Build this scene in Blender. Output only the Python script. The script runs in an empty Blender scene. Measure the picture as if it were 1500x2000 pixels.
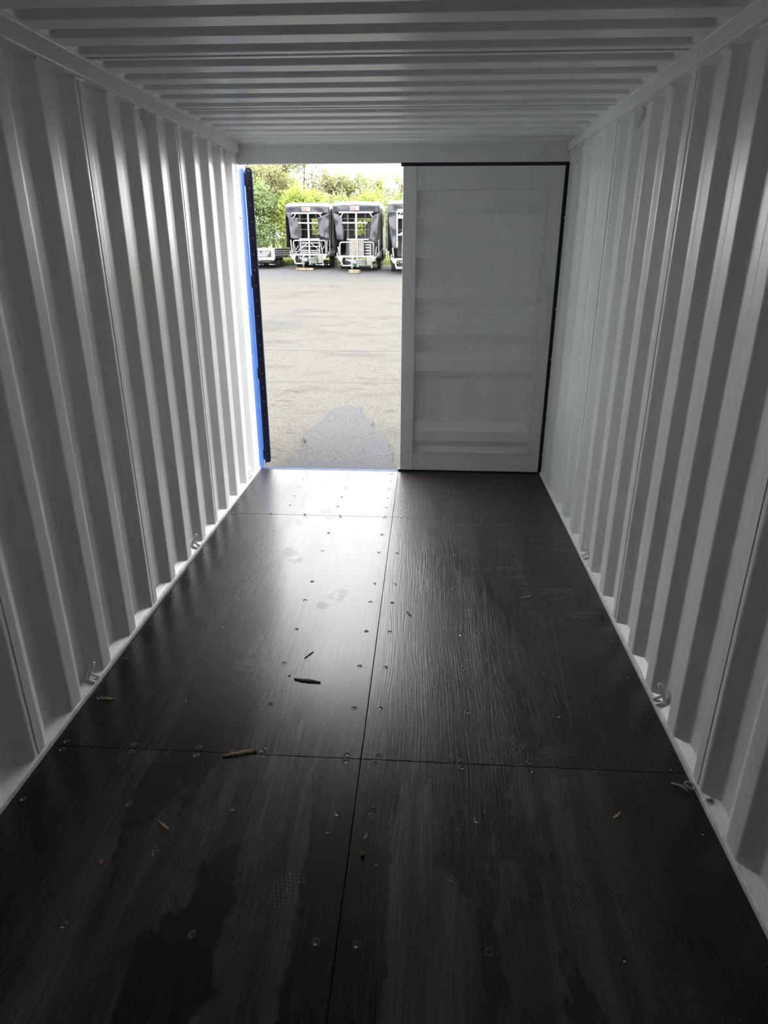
import bpy, bmesh, math, random
from mathutils import Vector, Matrix, noise
random.seed(7)
D = bpy.data
SC = bpy.context.scene
COL = SC.collection

# ------------------------------------------------------------------ camera
yaw, pitch, roll, FPX = -0.0610, -0.3818, 0.0013, 1289.8
cam_d = D.cameras.new('camera'); cam = D.objects.new('camera', cam_d); COL.objects.link(cam)
SC.camera = cam
fw = Vector((math.sin(yaw)*math.cos(pitch), math.cos(yaw)*math.cos(pitch), math.sin(pitch)))
rt = Vector((math.cos(yaw), -math.sin(yaw), 0)); up = rt.cross(fw)
rt2 = rt*math.cos(roll)+up*math.sin(roll); up2 = up*math.cos(roll)-rt*math.sin(roll)
M4 = Matrix((rt2, up2, -fw)).transposed().to_4x4(); M4.translation = Vector((0.198, -5.2103, 1.7295))
cam.matrix_world = M4
cam_d.sensor_fit = 'VERTICAL'; cam_d.sensor_height = 36.0; cam_d.lens = FPX/2000*36.0
cam_d.clip_start = 0.02; cam_d.clip_end = 500

# ------------------------------------------------------------------ sky, exposure
SKY = 9.5
w = D.worlds.new('sky'); SC.world = w; w.use_nodes = True
bg = w.node_tree.nodes['Background']; bg.inputs[0].default_value = (0.965, 0.98, 0.985, 1); bg.inputs[1].default_value = SKY
vs = SC.view_settings; vs.view_transform = 'Standard'; vs.look = 'None'; vs.exposure = 0.0; vs.gamma = 1.0
vs.use_curve_mapping = False
SC.cycles.max_bounces = 14; SC.cycles.diffuse_bounces = 10; SC.cycles.glossy_bounces = 6; SC.cycles.sample_clamp_indirect = 12

# ------------------------------------------------------------------ materials
class NT:
    def __init__(s, name):
        s.m = D.materials.new(name); s.m.use_nodes = True; s.t = s.m.node_tree
        s.b = s.t.nodes['Principled BSDF']
        s.co = None
    def n(s, typ, **kw):
        x = s.t.nodes.new(typ)
        for k, v in kw.items(): setattr(x, k, v)
        return x
    def put(s, sock, v):
        if isinstance(v, bpy.types.NodeSocket): s.t.links.new(v, sock)
        elif isinstance(v, (tuple, list)) and len(v) == 3 and sock.type == 'RGBA': sock.default_value = (*v, 1)
        else: sock.default_value = v
    def coord(s):
        if not s.co: s.co = s.n('ShaderNodeNewGeometry').outputs['Position']
        return s.co
    def scaled(s, sc, src=None):
        x = s.n('ShaderNodeVectorMath', operation='MULTIPLY'); s.put(x.inputs[0], src or s.coord()); x.inputs[1].default_value = sc
        return x.outputs[0]
    def noise(s, sc, scale=1, detail=4, rough=.5, dist=0):
        x = s.n('ShaderNodeTexNoise'); s.put(x.inputs['Vector'], s.scaled(sc)); x.inputs['Scale'].default_value = scale
        x.inputs['Detail'].default_value = detail; x.inputs['Roughness'].default_value = rough; x.inputs['Distortion'].default_value = dist
        return x.outputs['Fac']
    def math(s, op, a, b=0.0, c=None, clamp=False):
        x = s.n('ShaderNodeMath', operation=op); x.use_clamp = clamp
        s.put(x.inputs[0], a); s.put(x.inputs[1], b)
        if c is not None: s.put(x.inputs[2], c)
        return x.outputs[0]
    def ramp(s, f, lo, hi, a=0.0, b=1.0):
        x = s.n('ShaderNodeMapRange'); x.clamp = True; x.interpolation_type = 'SMOOTHSTEP'
        s.put(x.inputs[0], f)
        for i, v in enumerate((lo, hi, a, b)): x.inputs[i+1].default_value = v
        return x.outputs[0]
    def mix(s, f, a, b):
        x = s.n('ShaderNodeMix', data_type='RGBA'); s.put(x.inputs[0], f); s.put(x.inputs[6], a); s.put(x.inputs[7], b)
        return x.outputs[2]
    def bump(s, h, strength=.3, dist=.01):
        x = s.n('ShaderNodeBump'); s.put(x.inputs['Height'], h); s.put(x.inputs['Strength'], strength); x.inputs['Distance'].default_value = dist
        s.t.links.new(x.outputs[0], s.b.inputs['Normal'])
    def set(s, col=None, rough=None, metal=None, spec=None, ior=None, coat=None):
        for k, v in (('Base Color', col), ('Roughness', rough), ('Metallic', metal), ('Specular IOR Level', spec), ('IOR', ior), ('Coat Weight', coat)):
            if v is not None: s.put(s.b.inputs[k], v)
        return s.m

def paint(name, col, rough=.4, var=.06, bump=.04, metal=0.0, sc=9):
    t = NT(name)
    f = t.noise((1, 1, 1), sc, 4)
    c2 = tuple(c*(1-var*2) for c in col); c1 = tuple(min(1, c*(1+var)) for c in col)
    t.set(t.mix(t.ramp(f, .3, .7), c2, c1), rough, metal)
    if bump: t.bump(t.noise((1, 1, 1), 90, 3), bump, .002)
    return t.m

def wall_paint():
    t = NT('white_container_paint')
    f = t.noise((1, 1, .4), 5, 5)
    c = t.mix(t.ramp(f, .3, .7), (.69, .705, .69), (.75, .76, .745))
    scuff = t.noise((1, 3, 40), 2.2, 5, .7)
    where = t.noise((1, 1, 1), 2.3, 3)
    k = t.math('MULTIPLY', t.ramp(scuff, .66, .74), t.ramp(where, .52, .66))
    c = t.mix(t.math('MULTIPLY', k, .35), c, (.30, .31, .29))
    t.bump(t.noise((1, 1, 1), 160, 2), .12, .0012)
    return t.set(c, .31)
M = {}
M['wall'] = wall_paint()
M['wallrough'] = paint('white_sealant', (.72, .73, .71), .6, .08, .3, sc=30)
M['blue'] = paint('blue_container_paint', (.055, .15, .47), .35, .06)
M['gasket'] = paint('navy_black_rubber', (.010, .010, .022), .55, .1)
M['dark'] = paint('dark_void', (.012, .012, .012), .8, .1)
M['steel'] = paint('screw_steel', (.9, .87, .82), .3, .1, 0, 1.0)
M['cup'] = paint('hole_shade', (.006, .005, .005), .7, .1, 0)  # near-black stands in for the shade inside screw and vent holes
M['galv'] = paint('galvanised_steel', (.25, .26, .26), .45, .12, .1, .15, 14)
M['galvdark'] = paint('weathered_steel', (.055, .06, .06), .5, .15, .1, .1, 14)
M['tarp'] = paint('dark_grey_tarpaulin', (.027, .029, .035), .28, .15, .05, sc=3)
M['tarpside'] = paint('green_grey_tarpaulin', (.062, .070, .054), .38, .18, .05, sc=3)
M['tarptop'] = paint('white_tarpaulin', (.45, .45, .42), .5, .05, .05)
M['tyre'] = paint('tyre_rubber', (.010, .010, .011), .7, .1)
M['rim'] = paint('wheel_rim', (.09, .09, .09), .4, .1)
M['red'] = paint('red_print', (.25, .03, .02), .5, .1, 0)
M['white'] = paint('white_print', (.33, .33, .33), .5, .05, 0)
M['black'] = paint('black_print', (.008, .008, .010), .5, .05, 0)
M['board'] = paint('pale_plywood', (.14, .13, .11), .6, .15)
M['plank'] = paint('sawn_timber', (.16, .125, .08), .7, .2)
M['cream'] = paint('cream_box', (.175, .17, .145), .5, .05)
M['greenish'] = paint('zinc_green_box', (.14, .155, .145), .45, .15)
M['highlight'] = paint('edge_highlight_paint', (.86, .86, .84), .22, .05, .02)  # paler than the walls to paint in rail-edge highlights; stitch welds share it
M['splinter'] = paint('wood_splinter', (.62, .46, .28), .7, .3, .2, sc=120)
M['splinterdark'] = paint('dark_bark_splinter', (.16, .125, .095), .7, .35, .2, sc=120)
M['pink'] = paint('fresh_wood', (.72, .48, .34), .7, .2, .2, sc=120)
M['scrap'] = paint('curled_scrap', (.45, .44, .40), .45, .3, .2, sc=60)
M['bark'] = paint('tree_bark', (.075, .062, .048), .9, .3, .3, sc=6)
M['fence'] = paint('fence_wire', (.06, .09, .07), .6, .1, 0)

def leaf_mat(name, c1, c2, c3):
    t = NT(name)
    f = t.noise((1, 1, 1), .55, 3); g = t.noise((1, 1, 1), 5.5, 2)
    c = t.mix(t.ramp(f, .35, .65), c1, c2); c = t.mix(t.ramp(g, .45, .7), c, c3)
    t.set(c, .55)
    tr = t.n('ShaderNodeBsdfTranslucent'); t.put(tr.inputs[0], c)
    mx = t.n('ShaderNodeMixShader'); mx.inputs[0].default_value = .5
    t.t.links.new(t.b.outputs[0], mx.inputs[1]); t.t.links.new(tr.outputs[0], mx.inputs[2])
    t.t.links.new(mx.outputs[0], t.t.nodes['Material Output'].inputs[0])
    return t.m
M['leaf1'] = leaf_mat('spring_leaves', (.19, .235, .075), (.25, .28, .095), (.32, .335, .14))
M['leaf2'] = leaf_mat('olive_buds', (.19, .195, .085), (.25, .24, .115), (.31, .30, .15))
M['leaf3'] = leaf_mat('fresh_yellow_leaves', (.24, .30, .055), (.31, .35, .075), (.36, .38, .12))
M['leaf4'] = leaf_mat('green_shrub_leaves', (.12, .18, .065), (.18, .235, .085), (.24, .28, .13))
M['grass'] = leaf_mat('grass_blades', (.13, .18, .035), (.18, .22, .05), (.165, .15, .07))

def ground_mat(patch=False):
    t = NT('asphalt_patch' if patch else 'worn_asphalt')
    xyz = t.n('ShaderNodeSeparateXYZ'); t.put(xyz.inputs[0], t.coord()); X, Y = xyz.outputs[0], xyz.outputs[1]
    fine = t.noise((1, 1, 1), 55, 4, .7)
    big = t.noise((.5, 1, 1), 1.1, 5, .6)
    if patch:
        c = t.mix(t.ramp(fine, .35, .65), (.036, .0365, .038), (.072, .072, .0725))
    else:
        c = t.mix(t.ramp(fine, .36, .54), (.036, .033, .028), (.082, .0765, .066))
        c = t.mix(t.ramp(big, .50, .66, 0, .7), c, (.046, .0435, .040))
        # scuffs: streaks across
        st = t.noise((1.2, 3.2, 1), 2.6, 6, .75, .6); reg = t.noise((.35, .35, 1), 1, 3)
        c = t.mix(t.math('MULTIPLY', t.ramp(st, .545, .63), t.ramp(reg, .42, .54, 0, .85)), c, (.028, .027, .026))
        peb = t.noise((1, 2, 1), 22, 3, .6)
        c = t.mix(t.ramp(peb, .56, .64, 0, .6), c, (.028, .027, .025))
        # two transverse seams
        wob = t.noise((1, 1, 0), 1.3, 4)
        def line(y0, wd, amp):
            d = t.math('ABSOLUTE', t.math('SUBTRACT', t.math('ADD', Y, t.math('MULTIPLY', wob, amp)), y0+amp*.5))
            return t.ramp(d, wd*.4, wd, 1, 0)
        c = t.mix(t.math('MULTIPLY', line(6.55, .045, .25), .65), c, (.02, .02, .02))
        c = t.mix(t.math('MULTIPLY', line(4.0, .07, .06), .45), c, (.04, .038, .036))
        # greyer far strip and grey stain on the left
        yy = t.math('ADD', Y, t.math('MULTIPLY', t.noise((.25, .25, 0), 1, 3), 6))
        c = t.mix(t.ramp(yy, 25, 28.5), c, (.056, .057, .058))
        dx = t.math('MULTIPLY', t.math('ADD', X, 3.2), .75); dy = t.math('MULTIPLY', t.math('SUBTRACT', Y, 9.9), .9)
        r = t.math('ADD', t.math('MULTIPLY', dx, dx), t.math('MULTIPLY', dy, dy))
        r = t.math('ADD', r, t.math('MULTIPLY', t.math('SUBTRACT', st, .5), 3.2))
        c = t.mix(t.ramp(r, .1, .5, .55, 0), c, (.040, .041, .041))
    t.bump(fine, .5, .01)
    return t.set(c, .95, spec=.15)
M['ground'] = ground_mat(); M['patch'] = ground_mat(True)

FOOT = [(-.455, -.965, .35, .9), (-.585, -1.07, -.3, .5), (-.576, -1.65, .5, .9), (-.259, -2.162, -.5, 1.0), (-.573, -3.633, 1.35, 1.0),
        (-.52, -2.778, 1.5, .6), (-.209, -3.90, -.7, 1.0), (.60, -3.225, 1.2, .9), (.74, -3.25, -.3, 1.0), (.646, -3.44, -.25, 1.0),
        (.70, -3.83, 1.45, 1.0), (-.583, -.349, .2, .6), (.95, -2.86, -.6, .6), (.66, -2.93, 1.1, .6)]
SCR = [(.76, -1.315, .785, -2.057, .0022), (1.051, -.081, 1.071, -1.502, .002), (.867, -1.03, .93, -1.60, .002), (.25, -.62, .28, -.95, .002), (.54, -2.2, .49, -3.2, .002),
       (.86, -2.3, .80, -3.1, .0018), (-.42, -1.9, -.12, -2.15, .0016), (-.66, -2.02, -.60, -1.88, .0018), (.30, -2.4, .33, -3.3, .0016)]
def floor_mat():
    t = NT('film_faced_plywood')
    xyz = t.n('ShaderNodeSeparateXYZ'); t.put(xyz.inputs[0], t.coord()); X, Y = xyz.outputs[0], xyz.outputs[1]
    oi = t.n('ShaderNodeObjectInfo')
    # wood grain telegraphing through the film: long wavy fibres along the container
    wv = t.noise((2.2, .5, 1), 1.0, 3)
    xd = t.math('ADD', X, t.math('MULTIPLY', wv, .16))
    cmb = t.n('ShaderNodeCombineXYZ'); t.put(cmb.inputs[0], t.math('MULTIPLY', xd, 150)); t.put(cmb.inputs[1], t.math('MULTIPLY', Y, 3.2))
    gn = t.n('ShaderNodeTexNoise'); t.put(gn.inputs['Vector'], cmb.outputs[0]); gn.inputs['Scale'].default_value = 1; gn.inputs['Detail'].default_value = 3; gn.inputs['Roughness'].default_value = .6
    grain = gn.outputs['Fac']
    zone = t.ramp(t.noise((2.6, .35, 1), 1.0, 2), .38, .6)           # streaks where the grain is strong
    speck = t.noise((1, .4, 1), 160, 3, .7)
    dust = t.noise((2.4, .8, 1), 1.3, 5, .6, .4)
    patchy = t.ramp(dust, .45, .485)
    streak = t.ramp(t.noise((7, .45, 1), 1.2, 4, .6), .42, .58)
    dusty = t.math('MULTIPLY', patchy, t.math('ADD', t.math('MULTIPLY', streak, .7), .3))
    clean_edge = t.ramp(t.math('ABSOLUTE', t.math('ADD', X, -.02)), .98, .74)
    near = t.ramp(Y, -3.30, -3.34)
    jag = t.math('MULTIPLY', t.math('SUBTRACT', t.noise((1, 3, 1), 3, 4, .7), .5), .10)
    lane = t.ramp(t.math('ABSOLUTE', t.math('ADD', X, jag)), .12, .135)
    lane = t.math('ADD', lane, t.math('SUBTRACT', 1.0, near), clamp=True)   # swept clean beside the walls
    dusty = t.math('MULTIPLY', t.math('MULTIPLY', dusty, clean_edge), lane)
    finegrain = t.math('ADD', .55, t.math('MULTIPLY', t.ramp(grain, .35, .6), .45))
    dusty = t.math('MULTIPLY', dusty, finegrain)
    # right half is more scuffed
    right = t.ramp(X, .02, .25)
    scuffs = t.math('MULTIPLY', t.ramp(speck, .50, .72), t.math('MULTIPLY', right, t.ramp(t.noise((3, 1, 1), 1.5, 4), .42, .58)))
    arc = t.noise((1.2, 7, 1), 2.4, 4, .7, .8)
    arcs = t.math('MULTIPLY', t.math('MULTIPLY', t.ramp(arc, .54, .62), t.ramp(t.noise((30, 60, 1), 1, 3), .42, .6)), t.math('MULTIPLY', t.ramp(X, .25, .5), t.ramp(Y, -3.1, -1.9)))
    scr = t.noise((26, 1.4, 1), 1.4, 2, .5, .5)
    base = t.mix(t.math('MULTIPLY', t.ramp(grain, .35, .65), .5), (.010, .0085, .008), (.022, .018, .0165))
    base = t.mix(t.math('MULTIPLY', dusty, t.math('ADD', .35, t.math('MULTIPLY', near, .6))), base, (.074, .071, .066))
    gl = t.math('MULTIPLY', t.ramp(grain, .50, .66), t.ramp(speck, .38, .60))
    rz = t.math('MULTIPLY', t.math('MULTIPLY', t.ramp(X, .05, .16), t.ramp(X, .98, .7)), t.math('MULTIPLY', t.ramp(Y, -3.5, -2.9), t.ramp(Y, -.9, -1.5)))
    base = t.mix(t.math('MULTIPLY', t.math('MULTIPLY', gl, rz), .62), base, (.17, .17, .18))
    base = t.mix(t.math('MULTIPLY', scuffs, .45), base, (.11, .11, .115))
    base = t.mix(t.math('MULTIPLY', arcs, .75), base, (.14, .12, .105))
    for (xa, ya, xb, yb, wd) in SCR:
        k = (xb-xa)/(yb-ya)
        dd = t.math('ABSOLUTE', t.math('SUBTRACT', X, t.math('ADD', xa-k*ya, t.math('MULTIPLY', Y, k))))
        ln = t.math('MULTIPLY', t.ramp(dd, wd*.4, wd, 1, 0), t.math('MULTIPLY', t.ramp(Y, min(ya, yb)-.01, min(ya, yb)+.01), t.ramp(Y, max(ya, yb)+.01, max(ya, yb)-.01)))
        base = t.mix(t.math('MULTIPLY', ln, .6), base, (.22, .20, .18))
    # worn brown zone by the closed door
    brown = t.math('MULTIPLY', t.ramp(X, -.05, .2), t.ramp(Y, -1.9, -.7))
    base = t.mix(t.math('MULTIPLY', brown, t.math('MULTIPLY', t.ramp(speck, .3, .7), .8)), base, (.060, .042, .032))
    # footprints: tread blocks in dust
    fsum = None
    for (x0, y0, a, s) in FOOT:
        ca, sa = math.cos(a), math.sin(a)
        dx = t.math('SUBTRACT', X, x0); dy = t.math('SUBTRACT', Y, y0)
        u = t.math('ADD', t.math('MULTIPLY', dx, ca), t.math('MULTIPLY', dy, sa)); v = t.math('SUBTRACT', t.math('MULTIPLY', dy, ca), t.math('MULTIPLY', dx, sa))
        e = t.math('ADD', t.math('POWER', t.math('ABSOLUTE', t.math('DIVIDE', u, .048)), 2.5), t.math('POWER', t.math('ABSOLUTE', t.math('DIVIDE', v, .125)), 2.5))
        mask = t.ramp(e, .85, 1.0, 1, 0)
        su = t.math('SINE', t.math('MULTIPLY', u, 300)); sv = t.math('SINE', t.math('MULTIPLY', v, 420))
        tr = t.ramp(t.math('MULTIPLY', su, sv), -.1, .25)
        waist = t.ramp(t.math('ABSOLUTE', t.math('ADD', v, .03)), .012, .03)
        k = t.math('MULTIPLY', t.math('MULTIPLY', mask, tr), t.math('MULTIPLY', waist, s))
        fsum = k if fsum is None else t.math('MAXIMUM', fsum, k)
    fsum = t.math('MULTIPLY', fsum, t.ramp(t.noise((1, 1, 1), 30, 2), .38, .5))
    base = t.mix(t.math('MULTIPLY', fsum, .9), base, (.005, .0045, .004))
    rough = t.math('ADD', .205, t.math('MULTIPLY', t.ramp(dust, .35, .65), .05))
    rough = t.math('ADD', rough, t.math('MULTIPLY', t.ramp(grain, .3, .7), .05))
    rough = t.math('ADD', rough, t.math('MULTIPLY', brown, .12))
    rough = t.math('ADD', rough, t.math('MULTIPLY', t.ramp(Y, -2.2, -.2), .13))
    rough = t.math('ADD', rough, t.math('MULTIPLY', right, .05))
    rough = t.math('ADD', rough, t.math('MULTIPLY', fsum, .12))
    h = t.math('MULTIPLY', grain, t.math('ADD', t.math('MULTIPLY', zone, 1.0), .25))
    h = t.math('ADD', h, t.math('MULTIPLY', speck, t.math('ADD', t.math('MULTIPLY', right, .7), .12)))
    h = t.math('SUBTRACT', h, t.math('MULTIPLY', fsum, .35))
    t.bump(h, t.math('ADD', .38, t.math('MULTIPLY', right, .42)), .0016)
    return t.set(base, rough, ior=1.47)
M['floor'] = floor_mat()

# ------------------------------------------------------------------ mesh helpers
class MB:
    def __init__(s): s.v = []; s.f = []; s.mi = []
    def add(s, vs, fs, mi=0):
        o = len(s.v); s.v += [tuple(p) for p in vs]; s.f += [tuple(o+i for i in f) for f in fs]; s.mi += [mi]*len(fs); return s
    def box(s, x0, x1, y0, y1, z0, z1, mi=0):
        return s.add([(x0,y0,z0),(x1,y0,z0),(x1,y1,z0),(x0,y1,z0),(x0,y0,z1),(x1,y0,z1),(x1,y1,z1),(x0,y1,z1)],
                     [(3,2,1,0),(4,5,6,7),(0,1,5,4),(1,2,6,5),(2,3,7,6),(3,0,4,7)], mi)
    def tube(s, pts, r, n=8, cap=True, mi=0):
        pts = [Vector(p) for p in pts]; rr = r if isinstance(r, (list, tuple)) else [r]*len(pts)
        vs, fs = [], []
        d0 = (pts[1]-pts[0]).normalized(); a = d0.orthogonal().normalized()
        for i, p in enumerate(pts):
            d = (pts[min(i+1, len(pts)-1)]-pts[max(i-1, 0)]).normalized()
            a = (a-d*a.dot(d)).normalized(); b = d.cross(a)
            for k in range(n):
                t = 2*math.pi*k/n; vs.append(p+(a*math.cos(t)+b*math.sin(t))*rr[i])
        for i in range(len(pts)-1):
            for k in range(n): fs.append((i*n+k, i*n+(k+1)%n, (i+1)*n+(k+1)%n, (i+1)*n+k))
        if cap: fs.append(tuple(range(n-1, -1, -1))); fs.append(tuple((len(pts)-1)*n+k for k in range(n)))
        return s.add(vs, fs, mi)
    def bar(s, p, q, w, h=None, mi=0):
        h = h or w; p, q = Vector(p), Vector(q); d = (q-p).normalized()
        a = d.cross(Vector((0, 1, 0)));
        if a.length < .1: a = Vector((1, 0, 0))
        a = a.normalized()*w/2; b = d.cross(a).normalized()*h/2
        vs = [p+a*i+b*j for i, j in ((-1,-1),(1,-1),(1,1),(-1,1))]+[q+a*i+b*j for i, j in ((-1,-1),(1,-1),(1,1),(-1,1))]
        return s.add(vs, [(3,2,1,0),(4,5,6,7),(0,1,5,4),(1,2,6,5),(2,3,7,6),(3,0,4,7)], mi)
    def prism(s, poly, axis, a0, a1, mi=0):   # poly: list of 2-D points, extruded along axis
        n = len(poly)
        def P(u, v, a): return {'x': (a,u,v), 'y': (u,a,v), 'z': (u,v,a)}[axis]
        vs = [P(u, v, a0) for u, v in poly]+[P(u, v, a1) for u, v in poly]
        return s.add(vs, [tuple(range(n-1,-1,-1)), tuple(range(n, 2*n))]+[(i, (i+1)%n, n+(i+1)%n, n+i) for i in range(n)], mi)
    def grid(s, fn, nu, nv, mi=0):
        vs = [fn(i/nu, j/nv) for j in range(nv+1) for i in range(nu+1)]
        return s.add(vs, [(j*(nu+1)+i, j*(nu+1)+i+1, (j+1)*(nu+1)+i+1, (j+1)*(nu+1)+i) for j in range(nv) for i in range(nu)], mi)
    def dome(s, c, ax, r, h, n=10, mi=0):     # low dome on a plane; ax = direction it bulges
        c = Vector(c); ax = Vector(ax); a = ax.orthogonal().normalized(); b = ax.cross(a)
        vs = []
        for k, (rr, hh) in enumerate(((1, 0), (.92, .5), (.6, .88))):
            for i in range(n):
                t = 2*math.pi*i/n; vs.append(c+(a*math.cos(t)+b*math.sin(t))*r*rr+ax*h*hh)
        vs.append(c+ax*h)
        fs = [(k*n+i, k*n+(i+1)%n, (k+1)*n+(i+1)%n, (k+1)*n+i) for k in range(2) for i in range(n)]+[(2*n+i, 2*n+(i+1)%n, 3*n) for i in range(n)]
        return s.add(vs, fs, mi)
    def mesh(s, name, mats, smooth=False):
        me = D.meshes.new(name); me.from_pydata(s.v, [], s.f)
        for m in (mats if isinstance(mats, (list, tuple)) else [mats]): me.materials.append(m)
        me.polygons.foreach_set('material_index', s.mi)
        if smooth: me.polygons.foreach_set('use_smooth', [True]*len(s.f))
        me.update(); 
        bm = bmesh.new(); bm.from_mesh(me); bmesh.ops.recalc_face_normals(bm, faces=bm.faces); bm.to_mesh(me); bm.free()
        return me
    def obj(s, name, mats, parent=None, smooth=False, loc=None, bevel=0, solid=0):
        o = D.objects.new(name, s.mesh(name, mats, smooth)); COL.objects.link(o)
        if parent: o.parent = parent
        if loc: o.location = loc
        if solid:
            m = o.modifiers.new('thickness', 'SOLIDIFY'); m.thickness = solid; m.offset = 0
        if bevel:
            m = o.modifiers.new('bevel', 'BEVEL'); m.width = bevel; m.segments = 2; m.limit_method = 'ANGLE'
        return o
def empty(name, loc=(0,0,0), rz=0, parent=None):
    o = D.objects.new(name, None); COL.objects.link(o); o.location = loc; o.rotation_euler = (0,0,rz); o.empty_display_size = .1
    if parent: o.parent = parent
    return o
def tag(o, label=None, cat=None, group=None, kind=None):
    for k, v in (('label', label), ('category', cat), ('group', group), ('kind', kind)):
        if v: o[k] = v
    return o
def struct(o, label=None): return tag(o, label, None, None, 'structure')
def inst(me, name, parent, loc, rz=0, sc=None):
    o = D.objects.new(name, me); COL.objects.link(o); o.parent = parent; o.location = loc; o.rotation_euler = (0,0,rz)
    if sc: o.scale = sc
    return o
def copy_tree(o, parent=None):
    c = o.copy(); COL.objects.link(c); c.parent = parent
    for ch in o.children: copy_tree(ch, c)
    return c
def text_mesh(s, size, depth=.004):
    cu = D.curves.new('t', 'FONT'); cu.body = s; cu.size = size; cu.extrude = depth; cu.align_x = 'CENTER'; cu.align_y = 'CENTER'
    o = D.objects.new('t', cu); COL.objects.link(o)
    dg = bpy.context.evaluated_depsgraph_get(); me = D.meshes.new_from_object(o.evaluated_get(dg)); D.objects.remove(o); return me

# ================================================================== CONTAINER
YB = -5.92                         # rear end wall (behind the camera)
def fillet(pts, r=.007, seg=2):
    out = [pts[0]]
    for i in range(1, len(pts)-1):
        p, q, n = Vector(pts[i-1]), Vector(pts[i]), Vector(pts[i+1])
        a = q+(p-q).normalized()*r; b = q+(n-q).normalized()*r
        for k in range(seg+1):
            t = k/seg; out.append(tuple(a*(1-t)**2+q*2*t*(1-t)+b*t*t))
    out.append(pts[-1]); return out
P = .272; IN = 1.165; DEP = .036
def wall_profile(k0, k1, first, last):     # (y, depth); inner flats centred at -.397-.272k
    pts = []
    for k in range(k0, k1+1):
        c = -.397-P*k
        ya, yb = c+.036, c-.036
        if k == k0: ya = first
        if k == k1: yb = last
        pts += [(ya, 0), (yb, 0)]
        if k < k1: pts += [(c-.036-.064, DEP), (c-.036-.064-.072, DEP)]
    return fillet(pts)
def build_wall(side, name):
    root = struct(empty(name)); s = side
    ends = [(-1, -.123), (3, None), (7, None), (11, None), (15, None), (20, -5.92)]
    seams = [-.108, -1.213, -2.301, -3.389, -4.477, -5.90]
    ks = [(-1, 3), (3, 7), (7, 11), (11, 15), (15, 20)]
    for i, (k0, k1) in enumerate(ks):
        a = seams[i]+.000 if i == 0 else seams[i]+.010
        b = seams[i+1]-.004 if i < 4 else seams[i+1]
        pr = wall_profile(k0, k1, a, b)
        n = len(pr); top, bot = 2.36, -.03
        vs, fs = [], []
        for (y, d) in pr:
            lap = 0
            if i > 0 and y > seams[i]-.018: lap = .004
            X = s*(IN+d+lap)
            vs += [(X, y, bot), (X, y, top)]
        fs = [(2*j, 2*j+2, 2*j+3, 2*j+1) for j in range(n-1)]
        mb = MB().add(vs, fs)
        pan = mb.obj('wall_panel', M['wall'], root)
        m = pan.modifiers.new('thickness', 'SOLIDIFY'); m.thickness = .002; m.offset = 0
        if i > 0:   # weld seam beads beside the lap
            wb = MB().box(s*(IN-.0015), s*(IN+.006), seams[i]-.008, seams[i]-.0035, .03, 2.335)
            wb.obj('weld_seam', M['wall'], root)
            MB().box(s*(IN+.0042), s*(IN+.0072), seams[i]-.0035, seams[i]+.0125, .0, 2.335).obj('lap_strip', M['dark'], root)
    # sealed ledge closing the recesses onto the bottom rail
    mb = MB(); n = 160; y0, y1 = YB, -.0
    prof = [(IN-.008, -.03), (IN-.008, .017), (IN-.001, .021), (IN+.006, .020), (IN+.037, .034), (IN+.037, -.03)]
    vs = []
    for j in range(n+1):
        y = y0+(y1-y0)*j/n
        for q, (px, pz) in enumerate(prof):
            wv = .0016*noise.noise(Vector((y*9, q*3.1, s))) if q in (1, 2) else 0
            vs.append((s*(px+wv*2), y, pz+wv))
    k = len(prof); fs = [(j*k+q, j*k+q+1, (j+1)*k+q+1, (j+1)*k+q) for j in range(n) for q in range(k-1)]
    MB().add(vs, fs).obj('floor_edge_ledge', M['wallrough'], root)
    MB().box(s*(IN+.036), s*(IN+.10), YB, .0, -.16, .046).obj('bottom_rail', M['wall'], root)
    # drain corners: slanted gussets inside each recess foot
    g = MB()
    for kk in range(-1, 20):
        c = -.397-P*kk-P/2
        g.add([(s*(IN+.001), c+.10, .02), (s*(IN+.001), c-.10, .02), (s*(IN+.036), c-.040, .044), (s*(IN+.036), c+.040, .044)], [(0, 1, 2, 3)])
    g.obj('recess_foot', M['wall'], root)
    g = MB()
    for kk in range(-1, 20):
        c = -.397-P*kk-P/2
        g.add([(s*(IN+.001), c+.10, 2.336), (s*(IN+.001), c-.10, 2.336), (s*(IN+.036), c-.040, 2.326), (s*(IN+.036), c+.040, 2.326)], [(0, 1, 2, 3)])
    g.obj('recess_head', M['wall'], root)
    # outer skin so that the wall is closed and blue outside
    return root
wl = build_wall(-1, 'wall_left'); wr = build_wall(1, 'wall_right')
hole = MB().tube([(0, 0, 0), (.004, 0, 0)], .008, 10)
hm = hole.mesh('vent_hole', M['cup'])
for z in (2.247, 2.228, 2.207):
    o = inst(hm, 'vent_hole', wr, (IN+.0105, -.597, z)); o.rotation_euler = (0, 0, math.radians(-29))

# rails
for s, nm in ((-1, 'trim_1'), (1, 'trim_2')):
    r = struct(empty(nm))
    MB().box(s*(IN-.020), s*(IN+.09), YB, .02, 2.340, 2.45).obj('top_rail', M['wall'], r, bevel=.007)
    for zz in (2.3405, 2.4035): MB().tube([(s*(IN-.0185), YB, zz), (s*(IN-.0185), 0, zz)], .0050, 8).obj('highlight_bead', M['highlight'], r, smooth=True)  # pale tubes added along the rail edges to draw their highlight lines
    MB().box(s*(IN-.010), s*(IN+.05), YB, -.005, 2.333, 2.3405).obj('rail_lip', M['wall'], r)
    for i in range(12):   # short stitch welds where the inner flats meet the rail
        c = -.397-P*(i-1)
        MB().bar((s*(IN-.003), c-.035, 2.330), (s*(IN-.003), c+.035, 2.330), .010).obj('stitch_weld', M['highlight'], r, bevel=.003)

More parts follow.
